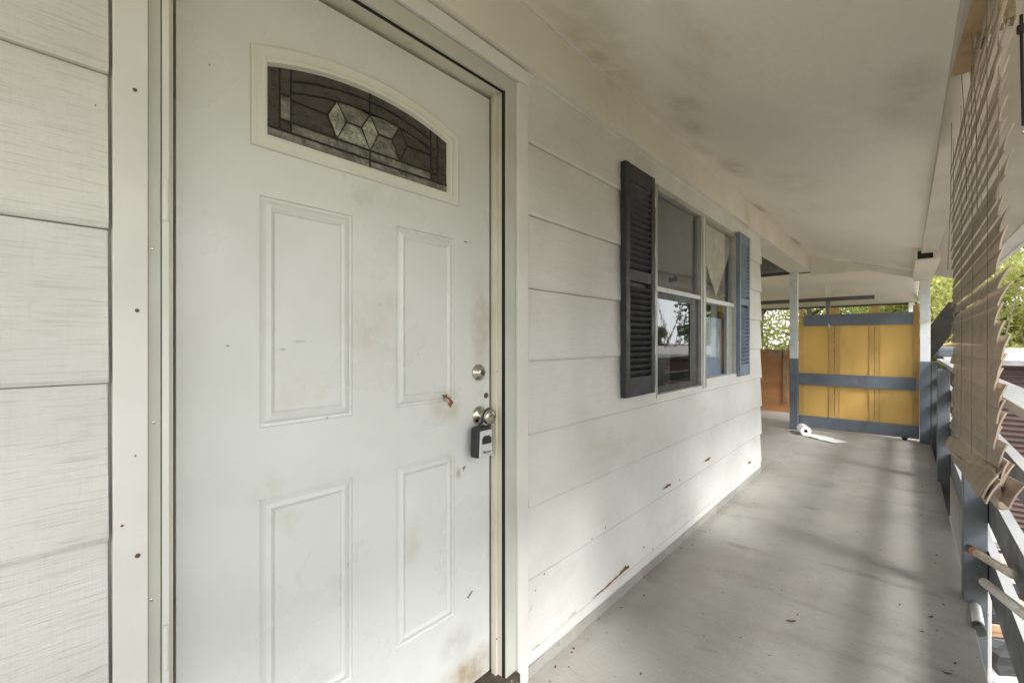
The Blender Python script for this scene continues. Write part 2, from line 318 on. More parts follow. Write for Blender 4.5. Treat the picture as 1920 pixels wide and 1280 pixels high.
# edge beam over the railing: thin board near the camera, boxed thicker section toward the far post
B('edge_beam', m_soff, (1.205, 1.320, -2.5, 5.85, 2.168, 2.31), ce, .003)
bm = bmesh.new(); box(bm, 1.165, 1.345, 5.86, 7.86, 2.105, 2.20); obj('boxed_beam', bm, m_beam, ce, .003)
B('beam_end_hole', m_gap, (1.18, 1.29, 5.852, 5.862, 2.118, 2.19), ce)
# beam along the house wall (frieze), continuing past the corner to the far post
bm = bmesh.new(); box(bm, -.05, .042, -2.5, 4.985, 2.352, 2.60); obj('wall_beam', bm, m_beam, ce, .003)
bm = bmesh.new(); box(bm, -.215, .042, 4.987, 7.80, 2.345, 2.62); obj('wall_beam', bm, m_beam, ce, .003)
bm = bmesh.new(); tube(bm, [(.046, y, 2.568+.003*math.sin(y*7)) for y in np.linspace(-2.4, 3.2, 40)], .007, 5); obj('caulk_bead', bm, m_trim, ce)
bm = bmesh.new(); tube(bm, [(.046, y, 2.568+.003*math.sin(y*5)) for y in np.linspace(4.1, 7.6, 30)], .006, 5); obj('caulk_bead', bm, m_trim, ce)
# cross beam at the end of the porch
bm = bmesh.new()
prism(bm, [Vector(p) for p in ((.044, 7.72, 2.285), (.71, 7.72, 2.285), (1.16, 7.72, 2.135), (1.16, 7.72, 2.225), (.044, 7.72, ceilZ(.044)-.002))], (0, .07, 0)); obj('cross_beam', bm, m_beam, ce, .003)
# dim eave behind the house corner, and the roof of the room beyond
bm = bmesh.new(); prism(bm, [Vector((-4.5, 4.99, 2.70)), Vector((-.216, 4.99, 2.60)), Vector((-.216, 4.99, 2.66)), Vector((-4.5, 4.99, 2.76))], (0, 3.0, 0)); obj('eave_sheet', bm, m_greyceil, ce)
fr = thing('shed_roof', 'low white panelled roof with dark fascia beyond the ochre gate', 'roof')
bm = bmesh.new(); prism(bm, [Vector((-4.5, 8.0, 2.43)), Vector((-4.5, 12.0, 2.10)), Vector((-4.5, 12.0, 2.15)), Vector((-4.5, 8.0, 2.48))], (4.15, 0, 0)); obj('ceiling_panel', bm, m_ceil, fr)
bm = bmesh.new(); prism(bm, [Vector((-.346, 8.0, 2.43)), Vector((-.346, 12.0, 2.10)), Vector((-.346, 12.0, 2.15)), Vector((-.346, 8.0, 2.48))], (1.6, 0, 0)); obj('ceiling_panel', bm, m_ceil, fr)
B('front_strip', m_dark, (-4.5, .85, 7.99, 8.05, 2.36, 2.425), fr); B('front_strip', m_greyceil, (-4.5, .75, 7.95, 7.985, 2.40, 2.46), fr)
B('end_fascia', m_dark, (-4.5, 1.26, 12.0, 12.03, 2.06, 2.17), fr)
B('side_board', m_trim, (1.256, 1.28, 7.98, 12.0, 2.10, 2.16), fr)
B('beam', m_dark, (-3.0, .707, 9.36, 9.43, 2.015, 2.078), fr, .003)
B('beam_post', m_blue, (.050, .112, 9.37, 9.42, 0, 2.013), fr, .003)
B('king_strut', m_trim, (.035, .125, 9.40, 9.415, 2.08, 2.32), fr)
B('beam_post', m_blue, (-2.6, -2.51, 9.36, 9.45, 0, 2.013), fr)
B('corner_post', m_wpost, (1.13, 1.22, 11.8, 11.9, -1.65, 2.09), fr)

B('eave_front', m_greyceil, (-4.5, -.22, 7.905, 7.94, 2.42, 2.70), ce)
# ------------------------------------------------------------------ the house
house = thing('house', 'white lap-sided house wall with panelled door, paired window and shutters', 'house')
bm = bmesh.new()
box(bm, -.12, -.0125, -2.5, .150, 0, 2.58); box(bm, -.12, -.0125, 1.24, 2.47, 0, 2.58); box(bm, -.12, -.0125, 2.47, 4.11, 0, .985)
box(bm, -.12, -.0125, 2.47, 4.11, 2.235, 2.58); box(bm, -.12, -.0125, 4.11, 4.948, 0, 2.58); box(bm, -.12, -.0125, .150, 1.24, 2.26, 2.58)
obj('sheathing', bm, m_trim, house)
bm = bmesh.new(); box(bm, -5, -4.9, -2.5, 4.94, 0, 2.75); box(bm, -5, -.12, -2.6, -2.5, 0, 2.75); box(bm, -5, -.121, 4.85, 4.945, 0, 2.75)
box(bm, -5, -.121, -2.5, 4.85, -.1, -.0); box(bm, -5, -.121, -2.5, 4.85, 2.60, 2.7); obj('room_wall', bm, m_room, house)
bm = bmesh.new(); box(bm, -5, -.121, 1.40, 1.5, .001, 2.60); obj('room_wall', bm, m_room, house)
def siding(y0, y1, zb, zt, step, mat, full=.285):
    bm = bmesh.new(); t = step
    xb, xt = t, t*(1-(zt-zb)/full)*.9+.0005
    k = 5; ys = np.linspace(y0, y1, k+1); lip = .0055 if zb > .9 else .0028
    loop = lambda y: [(-.011, y, zb), (xb-lip, y, zb+random.uniform(-.0008, .0008)), (xb, y, zb+.009), (xt, y, zt), (-.011, y, zt)]
    rings = [[bm.verts.new(p) for p in loop(y)] for y in ys]
    for a, b in zip(rings, rings[1:]):
        for i in range(5): bm.faces.new((a[i], a[(i+1) % 5], b[(i+1) % 5], b[i]))
    bm.faces.new(rings[0]); bm.faces.new(rings[-1][::-1])
    return obj('siding_board', bm, mat, house, .0015)
rows = [2.372, 2.086, 1.804, 1.518, 1.234, .944, .660, .380, .100]
stepr = [.012, .016, .016, .016, .016, .017, .016, .015, .015]
for i, z in enumerate(rows):
    zt = (rows[i-1] if i else 2.57)-.0015
    siding(-2.5, .100, z, zt, .017, m_side_l)
    if i == 0: siding(1.298, 4.955, 2.345, 2.37, .012, m_side_r); continue
    mat = m_side_r if z > .9 else m_side_low; st = stepr[i]
    if z >= 1.2:
        siding(1.298, 2.455, z, zt, st, mat); siding(4.125, 4.962, z, zt, st, mat)
        if z > 2: siding(2.457, 4.123, 2.236, zt, .006, m_side_low)
    elif z > .9:
        siding(1.298, 2.455, z, zt, st, mat); siding(4.125, 4.962, z, zt, st, mat); siding(2.457, 4.123, z, .984, st, mat)
    elif z > .5: siding(1.298, 4.965, z, zt, st, mat)
    else: siding(1.298, 4.965 if z > .2 else 4.955, z, zt, st, mat)
siding(-2.5, .100, .01, .0985, .017, m_side_l); siding(1.298, 4.95, .045, .0985, .009, m_side_low)
bm = bmesh.new()
ys = np.linspace(1.30, 4.95, 60); a = [bm.verts.new((.010+random.uniform(0, .006), y, .001)) for y in ys]; b = [bm.verts.new((.004+random.uniform(0, .004), y, .044)) for y in ys]
for i in range(59): bm.faces.new((a[i], a[i+1], b[i+1], b[i]))
obj('skirting_strip', bm, m_floor, house)
# casing and storm frame
B('door_casing', m_trim, (-.012, .022, .105, .155, 0, 2.288), house, .002); B('door_casing', m_trim, (-.012, .018, 1.236, 1.294, 0, 2.288), house, .002)
B('door_casing', m_trim, (-.012, .020, .105, 1.294, 2.290, 2.344), house, .002)
B('storm_frame', m_alum, (-.012, .010, .1565, .176, 0, 2.287), house, .0015); B('storm_frame', m_alum, (-.012, .006, 1.1790, 1.234, 0, 2.287), house, .0015)
B('storm_frame', m_alum, (-.012, .008, .177, 1.1785, 2.2315, 2.287), house, .0015)
B('hinge_strip', m_trim, (-.012, .014, .1775, .189, .05, 2.232), house, .0015)
for z0, z1 in ((1.548, 1.631), (.660, .752), (2.14, 2.22)):
    bm = bmesh.new(); tube(bm, [(.014, .183, z0), (.014, .183, z1)], .0062, 12); obj('hinge_knuckle', bm, m_trim, house)
B('jamb', m_jamb, (-.14, -.0125, 1.175, 1.238, 0.02, 2.228), house, .002); B('jamb', m_jamb, (-.14, -.0125, .150, .1995, 0.02, 2.228), house)
B('jamb', m_jamb, (-.14, -.0125, .150, 1.238, 2.230, 2.262), house, .002)
B('jamb_stop', m_jamb, (-.0545, -.030, 1.163, 1.1745, .06, 2.228), house, .002)
B('jamb_groove', m_gap, (-.0124, .002, 1.1762, 1.1786, .02, 2.2305), house); B('jamb_groove', m_gap, (-.0124, -.002, .18, 1.1785, 2.2290, 2.2312), house)
B('strike_plate', m_rust, (-.046, -.036, 1.172, 1.1748, 1.30, 1.37), house)
B('backer', m_gap, (-.17, -.141, .16, 1.25, .02, 2.25), house)
B('threshold', m_thresh, (-.14, .030, .157, 1.234, .001, .072), house, .004)
# rust-stained nail heads and screws
def nail(px, py, X, r, mat):
    p = onX(px, py, X); bm = bmesh.new(); lathe(bm, [(0, r), (.001, r), (.0016, r*.4), (.0016, 0)], p, (1, 0, 0), 10); obj('nail', bm, mat, house)
for px, py, r in ((253, 169, .0035), (257, 582, .0034), (258, 1041, .0042), (229, 985, .0022), (254, 854, .0015), (179, 198, .0012)): nail(px, py, .0222, r, m_rust)
for px, py in ((285, 466), (284, 1124), (288, 792)): nail(px, py, .0102, .003, m_nick)
for px, py, r in ((931, 1197, .004), (932, 696, .003)): nail(px, py, -.028, r*.7, m_rust)
for px, py, r in ((1004, 1106, .004), (1021, 1075, .005), (1110, 1009, .005), (1135, 989, .006), (1207, 1025, .007), (1224, 1028, .006), (1157, 770, .006), (1274, 899, .008), (976, 1192, .004)): nail(px, py, .0145, r*.7, m_rust)
def gash(pts, wd, X=.0152, mat=None):
    P = [onX(px, py, X) for px, py in pts]; bm = bmesh.new(); up = []; dn = []
    for i in range(len(P)-1):
        for k in range(6):
            t = k/6; q = P[i].lerp(P[i+1], t); ww = 1.5*(wd[i]*(1-t)+wd[i+1]*t)
            up.append(bm.verts.new(q+Vector((0, 0, ww*random.uniform(.4, 1))))); dn.append(bm.verts.new(q-Vector((0, 0, ww*random.uniform(.3, .9)))))
    for i in range(len(up)-1): bm.faces.new((up[i], up[i+1], dn[i+1], dn[i]))
    obj('rot_gash', bm, mat or m_rot, house)
gash([(1111, 1122), (1133, 1103), (1160, 1078), (1172, 1066), (1181, 1060)], [.001, .006, .004, .014, .004])
gash([(1243, 917), (1252, 910), (1259, 907)], [.003, .010, .004]); gash([(1322, 864), (1328, 861), (1333, 858)], [.004, .012, .006]); gash([(1403, 868), (1409, 865)], [.008, .008])
gash([(998, 1218), (1006, 1211), (1014, 1206)], [.0005, .002, .001]); gash([(1065, 1160), (1077, 1148), (1082, 1145)], [.0005, .0025, .0005])
gash([(993, 1147), (996, 1140), (999, 1132)], [.0005, .0015, .0005])

# ---- door with embossed panels and an arched leaded light
DX = -.063
door = bpy.data.objects.new('door', None); COL.objects.link(door); door.parent = house
DY0, DY1, DZ0, DZ1 = .2135, 1.1615, .078, 2.217
panels = [(.376, .617, 1.100, 1.665), (.757, .994, 1.106, 1.665), (.376, .617, .355, .926), (.757, .994, .360, .926)]
GY0, GY1, GZ0, GZs, GZp = .395, .959, 1.817, 1.986, 2.035      # glass: sides, bottom, spring and peak of the arch
OY0, OY1, OZ0, OZs, OZp = .356, 1.007, 1.780, 2.021, 2.081
def arch(y0, y1, z0, zs, zp, X, n=20):
    c = (y0+y1)/2; hw = (y1-y0)/2; r = (hw*hw+(zp-zs)**2)/(2*(zp-zs)); zc = zp-r
    t = math.asin(hw/r)
    top = [Vector((X, c-r*math.sin(a), zc+r*math.cos(a))) for a in np.linspace(t, -t, n+1)]
    return [Vector((X, y0, z0))]+top+[Vector((X, y1, z0))]      # up the left side, over, down the right side
bm = bmesh.new()
outer = [Vector((DX, DY0, DZ0)), Vector((DX, DY1, DZ0)), Vector((DX, DY1, DZ1)), Vector((DX, DY0, DZ1))]
loops = [outer]+[[Vector((DX, a, c)), Vector((DX, a, d)), Vector((DX, b, d)), Vector((DX, b, c))] for a, b, c, d in panels]+[arch(GY0-.01, GY1+.01, GZ0-.01, GZs+.01, GZp+.01, DX)]
flat = [p for l in loops for p in l]; vs = [bm.verts.new(p) for p in flat]
for t in tessellate_polygon(loops):
    try: bm.faces.new([vs[i] for i in t])
    except ValueError: pass
for a, b, c, d in panels:       # moulded ring: groove, ogee, raised field
    prof = [(0, 0), (.0015, -.0065), (.008, -.0080), (.015, -.0010), (.026, .0022), (.032, -.0018), (.035, -.0050), (.037, -.0018)]
    prev = None
    for ins, dx in prof:
        ring = [bm.verts.new((DX+dx, y, z)) for y, z in ((a+ins, c+ins), (b-ins, c+ins), (b-ins, d-ins), (a+ins, d-ins))]
        if prev:
            for i in range(4): bm.faces.new((prev[i], prev[(i+1) % 4], ring[(i+1) % 4], ring[i]))
        prev = ring
    bm.faces.new(prev)
for (p, q) in ((0, 1), (1, 2), (2, 3), (3, 0)):
    e = Vector((-.045, 0, 0)); bm.faces.new([bm.verts.new(v) for v in (outer[p], outer[q], outer[q]+e, outer[p]+e)])
bmesh.ops.remove_doubles(bm, verts=bm.verts, dist=.00005)
obj('door_slab', bm, m_door, door)
# surround
bm = bmesh.new(); prof = [(0, DX+.0005), (.0015, DX+.007), (.006, DX+.010), (.016, DX+.0085), (.024, DX+.0085), (.028, DX+.011), (.034, DX+.009), (.038, DX-.004)]
def lerp(a, b, t): return a+(b-a)*t
prev = None
for ins, X in prof:
    t = ins/.038; L = arch(lerp(OY0, GY0, t), lerp(OY1, GY1, t), lerp(OZ0, GZ0, t), lerp(OZs, GZs, t), lerp(OZp, GZp, t), X)
    ring = [bm.verts.new(p) for p in L]
    if prev:
        for i in range(len(ring)): bm.faces.new((prev[i], prev[(i+1) % len(ring)], ring[(i+1) % len(ring)], ring[i]))
    prev = ring
o = obj('light_surround', bm, m_lite, door)
gx = DX-.004
def panel_poly(pts, mat, X=gx):
    bm = bmesh.new(); P = [Vector((X, y, z)) for y, z in pts]
    prism(bm, P, (-.004, 0, 0)); obj('pane', bm, mat, door, .0012)
def arcz(y, zs, zp, y0=GY0, y1=GY1):
    c = (y0+y1)/2; hw = (y1-y0)/2; r = (hw*hw+(zp-zs)**2)/(2*(zp-zs)); return zp-r+math.sqrt(max(0, r*r-(y-c)**2))
CY = .672
def arcpts(ya, yb, zs, zp, n=10, **k): return [(y, arcz(y, zs, zp, **k)) for y in np.linspace(ya, yb, n+1)]
I = dict(y0=.451, y1=.893)
zA = lambda y: arcz(y, 1.974, 2.012, **I); zB = lambda y: arcz(y, 1.944, 1.979, **I)
def band(ya, yb, f0, f1, mat, n=8):
    ys = list(np.linspace(ya, yb, n+1)); panel_poly([(y, f0(y)) for y in ys]+[(y, f1(y)) for y in reversed(ys)], mat)
k1, k2, k3 = (lambda y: 1.841), (lambda y: 1.868), (lambda y: 1.925)
zG = lambda y: arcz(y, GZs, GZp)+.002
band(.395, CY, lambda y: GZ0-.002, k1, m_gm, 2); band(CY, .959, lambda y: GZ0-.002, k1, m_gm, 2)
band(.451, CY, k1, k2, m_gm, 2); band(CY, .893, k1, k2, m_gm, 2)
band(.451, CY, zA, zG, m_gd); band(CY, .893, zA, zG, m_gd); band(.451, CY, zB, zA, m_gd); band(CY, .893, zB, zA, m_gd)
band(.395, .424, k1, zG, m_gd, 2); band(.424, .451, k1, k2, m_gd, 2); band(.424, .451, k2, lambda y: 1.932, m_gm, 2); band(.424, .451, lambda y: 1.932, zG, m_gd, 2)
band(.893, .920, k1, k2, m_gd, 2); band(.893, .920, k2, lambda y: 1.932, m_gd, 2); band(.893, .920, lambda y: 1.932, zG, m_gd, 2); band(.920, .959, k1, zG, m_gd, 2)
dia = [.572, CY, .773]; hw = .0275
for i, y in enumerate(dia): panel_poly([(y-hw, 1.925), (y, 1.868), (y+hw, 1.925), (y, 1.972)], [m_gm, m_gl, m_gd][i] if i != 0 else m_gl)
panel_poly([(.451, 1.868), (.572, 1.868), (.572-hw, 1.925), (.451, 1.925)], m_gd)
panel_poly([(.572, 1.868), (CY, 1.868), (CY-hw, 1.925), (.572+hw, 1.925)], m_gl); panel_poly([(CY, 1.868), (.773, 1.868), (.773-hw, 1.925), (CY+hw, 1.925)], m_gm)
panel_poly([(.773, 1.868), (.893, 1.868), (.893, 1.925), (.773+hw, 1.925)], m_gd)
panel_poly([(.451, 1.925), (.572-hw, 1.925), (.572, 1.972), (.51, 1.963), (.451, 1.944)], m_gd)
panel_poly([(.572+hw, 1.925), (CY-hw, 1.925), (CY, 1.972), (.62, 1.976), (.572, 1.972)], m_gm)
panel_poly([(CY+hw, 1.925), (.773-hw, 1.925), (.773, 1.972), (.72, 1.976), (CY, 1.972)], m_gm)
panel_poly([(.773+hw, 1.925), (.893, 1.925), (.893, 1.944), (.84, 1.963), (.773, 1.972)], m_gd)
def came(pts, r=.0028):
    bm = bmesh.new(); tube(bm, [(gx+.001, y, z) for y, z in pts], r, 6); obj('came', bm, m_came, door)
for y in dia: came([(y-hw, 1.925), (y, 1.868), (y+hw, 1.925), (y, 1.972), (y-hw, 1.925)], .0026)
for a, b in ((.451, .572-hw), (.572+hw, CY-hw), (CY+hw, .773-hw), (.773+hw, .893)): came([(a, 1.925), (b, 1.925)])
came([(.424, 1.868), (.920, 1.868)]); came([(.395, 1.841), (.959, 1.841)]); came([(CY, GZ0), (CY, 1.868)]); came([(CY, 1.972), (CY, 2.034)])
came([(y, zA(y)) for y in np.linspace(.451, .893, 18)]); came([(y, zB(y)) for y in np.linspace(.451, .893, 18)])
for y in (.424, .451, .893, .920): came([(y, 1.841), (y, zG(y)-.004)], .0024)
came([(.424, 1.932), (.451, 1.932)], .003)
B('light_backer', m_gap, (-.12, -.10, .35, 1.01, 1.76, 2.10), door)
# locks
p = onX(896, 698, DX); bm = bmesh.new(); lathe(bm, [(0, .030), (.003, .031), (.009, .029), (.016, .019), (.022, .0165), (.024, .015), (.024, 0)], p, (1, 0, 0), 32); obj('deadbolt', bm, m_nick, door, 0, True)
bm = bmesh.new(); lathe(bm, [(.024, .0085), (.027, .0085), (.0275, .006), (.0275, 0)], p, (1, 0, 0), 20); obj('keyway', bm, m_sashd, door, 0, False)
p = onX(911, 741, DX); bm = bmesh.new(); lathe(bm, [(0, .0105), (.002, .0105), (.002, .006), (.0005, .0055), (.0005, 0)], p, (1, 0, 0), 16); obj('bored_hole', bm, m_rust, door)
kn = onX(898, 778, DX)
bm = bmesh.new(); lathe(bm, [(0, .034), (.003, .034), (.010, .026), (.014, .014), (.032, .0125), (.038, .020), (.046, .0262), (.056, .0275), (.064, .024), (.067, .016), (.067, 0)], kn, (1, 0, 0), 32); obj('door_knob', bm, m_nick, door, 0, True)
def chip(pts, X, mat):
    bm = bmesh.new(); c = bm.verts.new(onX(sum(p[0] for p in pts)/len(pts), sum(p[1] for p in pts)/len(pts), X+.001)); v = [bm.verts.new(onX(a, b, X)) for a, b in pts]
    for i in range(len(v)): bm.faces.new((c, v[i], v[(i+1) % len(v)]))
    obj('chipped_spot', bm, mat, door)
chip([(829, 738), (835, 741), (838, 737), (836, 746), (844, 745), (850, 754), (845, 764), (840, 758), (843, 753), (833, 748)], DX+.0025, m_rot)
chip([(833, 744), (842, 749), (843, 756), (836, 752)], DX+.004, m_rawply)
for q in ([(870, 452), (877, 453), (876, 455), (869, 454)], [(879, 454), (886, 455), (885, 456)], [(391, 119), (395, 122), (392, 124)], [(612, 780), (616, 783), (613, 785)], [(875, 1120), (885, 1106), (887, 1107), (878, 1122)],
          [(867, 876), (874, 872), (869, 884)]): chip(q, DX+.0006, m_scuff)

# ---- window
win = bpy.data.objects.new('window', None); COL.objects.link(win); win.parent = house
WY0, WY1, WZ0, WZ1 = 2.475, 4.11, .992, 2.222
B('frame', m_sash, (-.034, .012, WY0-.018, WY0+.012, WZ0-.002, WZ1), win, .002); B('frame', m_sash, (-.034, .016, WY1-.055, WY1+.012, WZ0-.002, WZ1), win, .003)
B('frame', m_sash, (-.034, .012, WY0+.0125, WY1-.0555, WZ1-.02, WZ1+.012), win, .002); B('mullion', m_sash, (-.034, .016, 3.215, 3.315, WZ0-.02, WZ1-.0205), win, .003)
B('frame_lip', m_trim, (.0165, .022, 3.245, 3.262, WZ0-.02, WZ1-.02), win)
B('sill', m_trim, (-.07, .022, WY0-.018, 3.214, WZ0-.016, WZ0+.006), win, .002); B('sill', m_trim, (-.07, .020, 3.316, WY1+.012, WZ0-.014, WZ0+.045), win, .002)
MZ = 1.620
B('meeting_rail', m_wpost, (-.05, .010, WY0+.0125, 3.2145, MZ-.012, MZ+.016), win, .002); B('meeting_rail', m_wpost, (-.055, .004, 3.3155, WY1-.0555, MZ-.018, MZ+.014), win, .002)
B('lower_sash', m_sashd, (-.034, -.009, 3.06, 3.2145, WZ0+.0065, MZ-.0125), win); B('lower_sash', m_sashd, (-.034, -.009, WY0+.0125, 3.0595, MZ-.05, MZ-.0125), win)
B('lower_sash', m_sashd, (-.034, -.009, WY0+.0125, 3.0595, WZ0+.0065, WZ0+.045), win)
B('lower_sash', m_sash, (-.034, -.010, 3.90, WY1-.0555, WZ0+.046, MZ-.0185), win)
def pane(y0, y1, z0, z1, X=-.014):
    bm = bmesh.new(); v = [bm.verts.new((X, y, z)) for y, z in ((y0, z0), (y1, z0), (y1, z1), (y0, z1))]; bm.faces.new(v); obj('pane', bm, m_glass, win)
pane(WY0+.0125, 3.0595, WZ0+.045, MZ-.05); pane(WY0+.0125, 3.2145, MZ+.016, WZ1-.0205); pane(3.3155, 3.90, WZ0+.046, MZ-.0185); pane(3.3155, WY1-.0555, MZ+.0145, WZ1-.0205)
# what hangs behind the panes, and a blue sheet painted as a reflection
B('roller_blind', m_inblind, (-.055, -.052, WY0, 3.21, MZ-.02, WZ1), win)
B('roller_blind', m_inblind, (-.065, -.062, 3.31, WY1, MZ-.02, WZ1), win)
bm = bmesh.new(); P = [onX(a, b, -.035) for a, b in ((1319, 408), (1375, 455), (1362, 495), (1350, 530), (1343, 556), (1335, 530), (1326, 500), (1318, 480))]
prism(bm, P, (-.004, 0, 0)); obj('curtain', bm, m_cloth, win)
B('blue_reflection', m_bluerefl, (-.064, -.056, 3.47, 4.05, 1.03, 1.50), win); B('shade_panel', m_room, (-.30, -.29, 2.3, 3.4, .9, 1.7), win)  # blue sheet added in place of the reflection in the lower pane
# ---- shutters
def shutter(y0, y1, z0, z1, mat, n, divider, label):
    o = bpy.data.objects.new('shutter', None); COL.objects.link(o); o.parent = house; o['label'] = label
    X0, X1 = .0165, .048; st = .045
    B('stile', mat, (X0, X1, y0, y0+st, z0, z1), o, .003); B('stile', mat, (X0, X1, y1-st, y1, z0, z1), o, .003)
    B('rail', mat, (X0, X1-.002, y0+st, y1-st, z0, z0+.10), o, .003); B('rail', mat, (X0, X1-.002, y0+st, y1-st, z1-.09, z1), o, .003)
    B('rail', mat, (X0, X1-.002, y0+st, y1-st, divider-.03, divider+.03), o, .003); B('backing', m_blk, (X0, X0+.006, y0+st, y1-st, z0+.1, z1-.09), o)
    zs = [z for z in np.linspace(z0+.118, z1-.108, n) if abs(z-divider) > .045]
    me = None
    for z in zs:
        if me is None:
            bm = bmesh.new(); R = Matrix.Translation((X1-.014, 0, 0)) @ Matrix.Rotation(math.radians(38), 4, 'Y')
            box(bm, -.003, .003, y0+st+.001, y1-st-.001, -.0175, .0175, R); l = obj('louver', bm, mat, o); me = l.data
        else: l = bpy.data.objects.new('louver', me); COL.objects.link(l); l.parent = o
        l.location.z = z
shutter(2.028, 2.372, 1.022, 2.228, m_shutL, 32, 1.655, 'charcoal louvred shutter left of the window')
shutter(4.06, 4.385, 1.012, 2.245, m_shutR, 32, 1.655, 'blue-lit louvred shutter right of the window')

# ------------------------------------------------------------------ lock box
lb = thing('lock_box', 'small black and silver key lock box hanging from the door knob', 'lock box')
q = kn+Vector((.050, 0, 0))
c0 = onX(903, 826, q.x-.002)
bm = bmesh.new(); tube(bm, [q+Vector((0, -.029*math.cos(t), -.012+.040*math.sin(t) if math.sin(t) > 0 else -.012)) for t in np.linspace(0, math.pi, 14)]+[], .0045, 8)
tube(bm, [q+Vector((0, -.029, -.012)), Vector((q.x, c0.y-.026, c0.z+.045))], .0050, 8); tube(bm, [q+Vector((0, .029, -.012)), Vector((q.x, c0.y+.026, c0.z+.045))], .0050, 8); obj('shackle', bm, m_blk, lb)
RL = Matrix.Translation(c0) @ Matrix.Rotation(math.radians(0), 4, 'Z')
def lbox(name, b, mat, bev=.004, taper=0.):
    bm = bmesh.new(); v = box(bm, *b)
    if taper:
        for w_ in v:
            if w_.co.z > 0: w_.co.y *= (1-taper)
    for w_ in v: w_.co = RL @ w_.co
    return obj(name, bm, mat, lb, bev)
lbox('body', (-.024, .016, -.038, .038, -.056, .052), m_blk, .010, .14)
lbox('face_plate', (.0165, .024, -.031, .033, -.052, .040), m_silver, .006, .16)
bm = bmesh.new(); pts = [RL @ Vector((.0241, y, z)) for y, z in ((-.020, -.006), (.022, -.006), (.023, .012), (.012, .022), (-.012, .022), (-.021, .012))]
prism(bm, pts, (.0035, 0, 0)); obj('dial_cover', bm, m_blk, lb, .001)
tcv = bpy.data.curves.new('lettering', 'FONT'); tcv.body = 'Master'; tcv.size = .0155; tcv.extrude = .0003; tcv.shear = .35; tcv.align_x = 'CENTER'
to = bpy.data.objects.new('lettering_source', tcv); COL.objects.link(to)
dg = bpy.context.evaluated_depsgraph_get(); tm = bpy.data.meshes.new_from_object(to.evaluated_get(dg)); bpy.data.objects.remove(to)
tm.materials.clear(); tm.materials.append(m_blk)
tl = bpy.data.objects.new('lettering', tm); COL.objects.link(tl); tl.parent = lb
tl.matrix_local = RL @ Matrix.Translation((.0245, 0.001, -.040)) @ Matrix(((0, 0, 1, 0), (1, 0, 0, 0), (0, 1, 0, 0), (0, 0, 0, 1)))

# ------------------------------------------------------------------ posts
def ppost(x, y, top, zsplit, label, wdt=.10):
    t = thing('porch_post', label, 'post', 'posts at the end of the porch')
    B('lower_post', m_blue, (x-wdt/2, x+wdt/2, y, y+wdt, 0.001, zsplit), t, .004); B('upper_post', m_wpost, (x-wdt/2+.001, x+wdt/2-.001, y+.001, y+wdt-.001, zsplit+.001, top), t, .004)
    return t
ppost(-.155, 7.66, 2.343, 1.055, 'white and slate post on the left side of the ochre gate')
ppost(1.275, 7.70, 2.104, 1.05, 'white and slate post on the right of the ochre gate, above the railing')

# ------------------------------------------------------------------ gate
g = thing('gate', 'ochre board gate with three slate blue rails across the porch end', 'gate')
gy = 7.83
def zoff(x): return .004*math.sin(x*9)
for x0, x1 in ((-.055, .262), (.382, .718), (.826, 1.160)):
    B('board', m_yel, (x0, x1, gy, gy+.012, .035, 1.69), g, .0015)
for x0, x1, z1 in ((-.112, -.057, 1.76), (.264, .318, 1.80), (.325, .380, 1.80), (.720, .768, 1.80), (.7725, .824, 1.80), (1.162, 1.222, 1.79)):
    B('picket', m_yel2, (x0, x1, gy-.006, gy+.016, .03, z1), g, .002)
for x in (.264, .384, .716, .828, 1.158): B('bead', m_yel2, (x-.004, x+.004, gy-.009, gy-.0065, .2, 1.55), g)
for z0, z1, xa, xb in ((.035, .205, -.112, 1.222), (.665, .835, -.112, 1.19), (1.54, 1.70, -.045, 1.165)):
    B('rail', m_blue, (xa, xb, gy-.032, gy-.0092, z0, z1), g, .003)
B('latch_plate', m_cap, (1.191, 1.222, gy-.034, gy-.0095, .675, .825), g, .002)
bm = bmesh.new(); lathe(bm, [(0, .03), (.02, .03), (.02, 0)], (1.08, gy-.045, .03), (0, 1, 0), 16); obj('caster', bm, m_blk, g)
bm = bmesh.new(); tube(bm, [(.262, gy-.034, 1.56), (.268, gy-.040, 1.53), (.262, gy-.036, 1.50)], .007, 6); obj('hook', bm, m_nick, g)
# orange plywood beyond
t = thing('plywood_screen', 'orange brown plywood screen standing at the far edge of the deck', 'panel')
B('sheet', m_ply, (-2.3, -.45, 9.42, 9.44, .001, 1.158), t); B('sheet', m_ply, (-4.5, -2.305, 9.42, 9.44, .001, 1.158), t)
B('patch', m_wood2, (-.86, -.62, 9.40, 9.4195, 1.0, 1.15), t); B('cleat', m_wood2, (-.60, -.53, 9.39, 9.4195, .2, 1.15), t)
bm = bmesh.new(); box(bm, 1.24, 1.29, 9.30, 9.35, .001, 1.0); 
obj('rail_stub', bm, m_blue, t)

# ------------------------------------------------------------------ railing
rl = thing('porch_railing', 'slate blue board railing with a weathered cap along the porch edge', 'railing')
for y in (3.17, 5.70): B('post', m_rail, (1.312, 1.398, y, y+.10, -.30, 1.048), rl, .004)
B('post', m_rail, (1.312, 1.398, -.9, -.8, -.30, 1.048), rl, .004)
for z0, z1 in ((.744, .864), (.411, .573), (.075, .28)):
    for y0, y1 in ((-2.4, 3.22), (3.222, 5.75), (5.752, 7.79)):
        B('board', m_rail, (1.400, 1.433, y0, y1, z0, z1-.0045), rl, .002)
        B('skylit_board_top', m_cap, (1.399, 1.434, y0, y1, z1-.004, z1), rl)  # pale top strip: weathering plus sky light put into the colour
B('cap_board', m_cap, (1.385, 1.515, -2.4, 3.22, 1.050, 1.088), rl, .004); B('cap_board', m_cap, (1.385, 1.515, 3.223, 7.79, 1.050, 1.088), rl, .004)
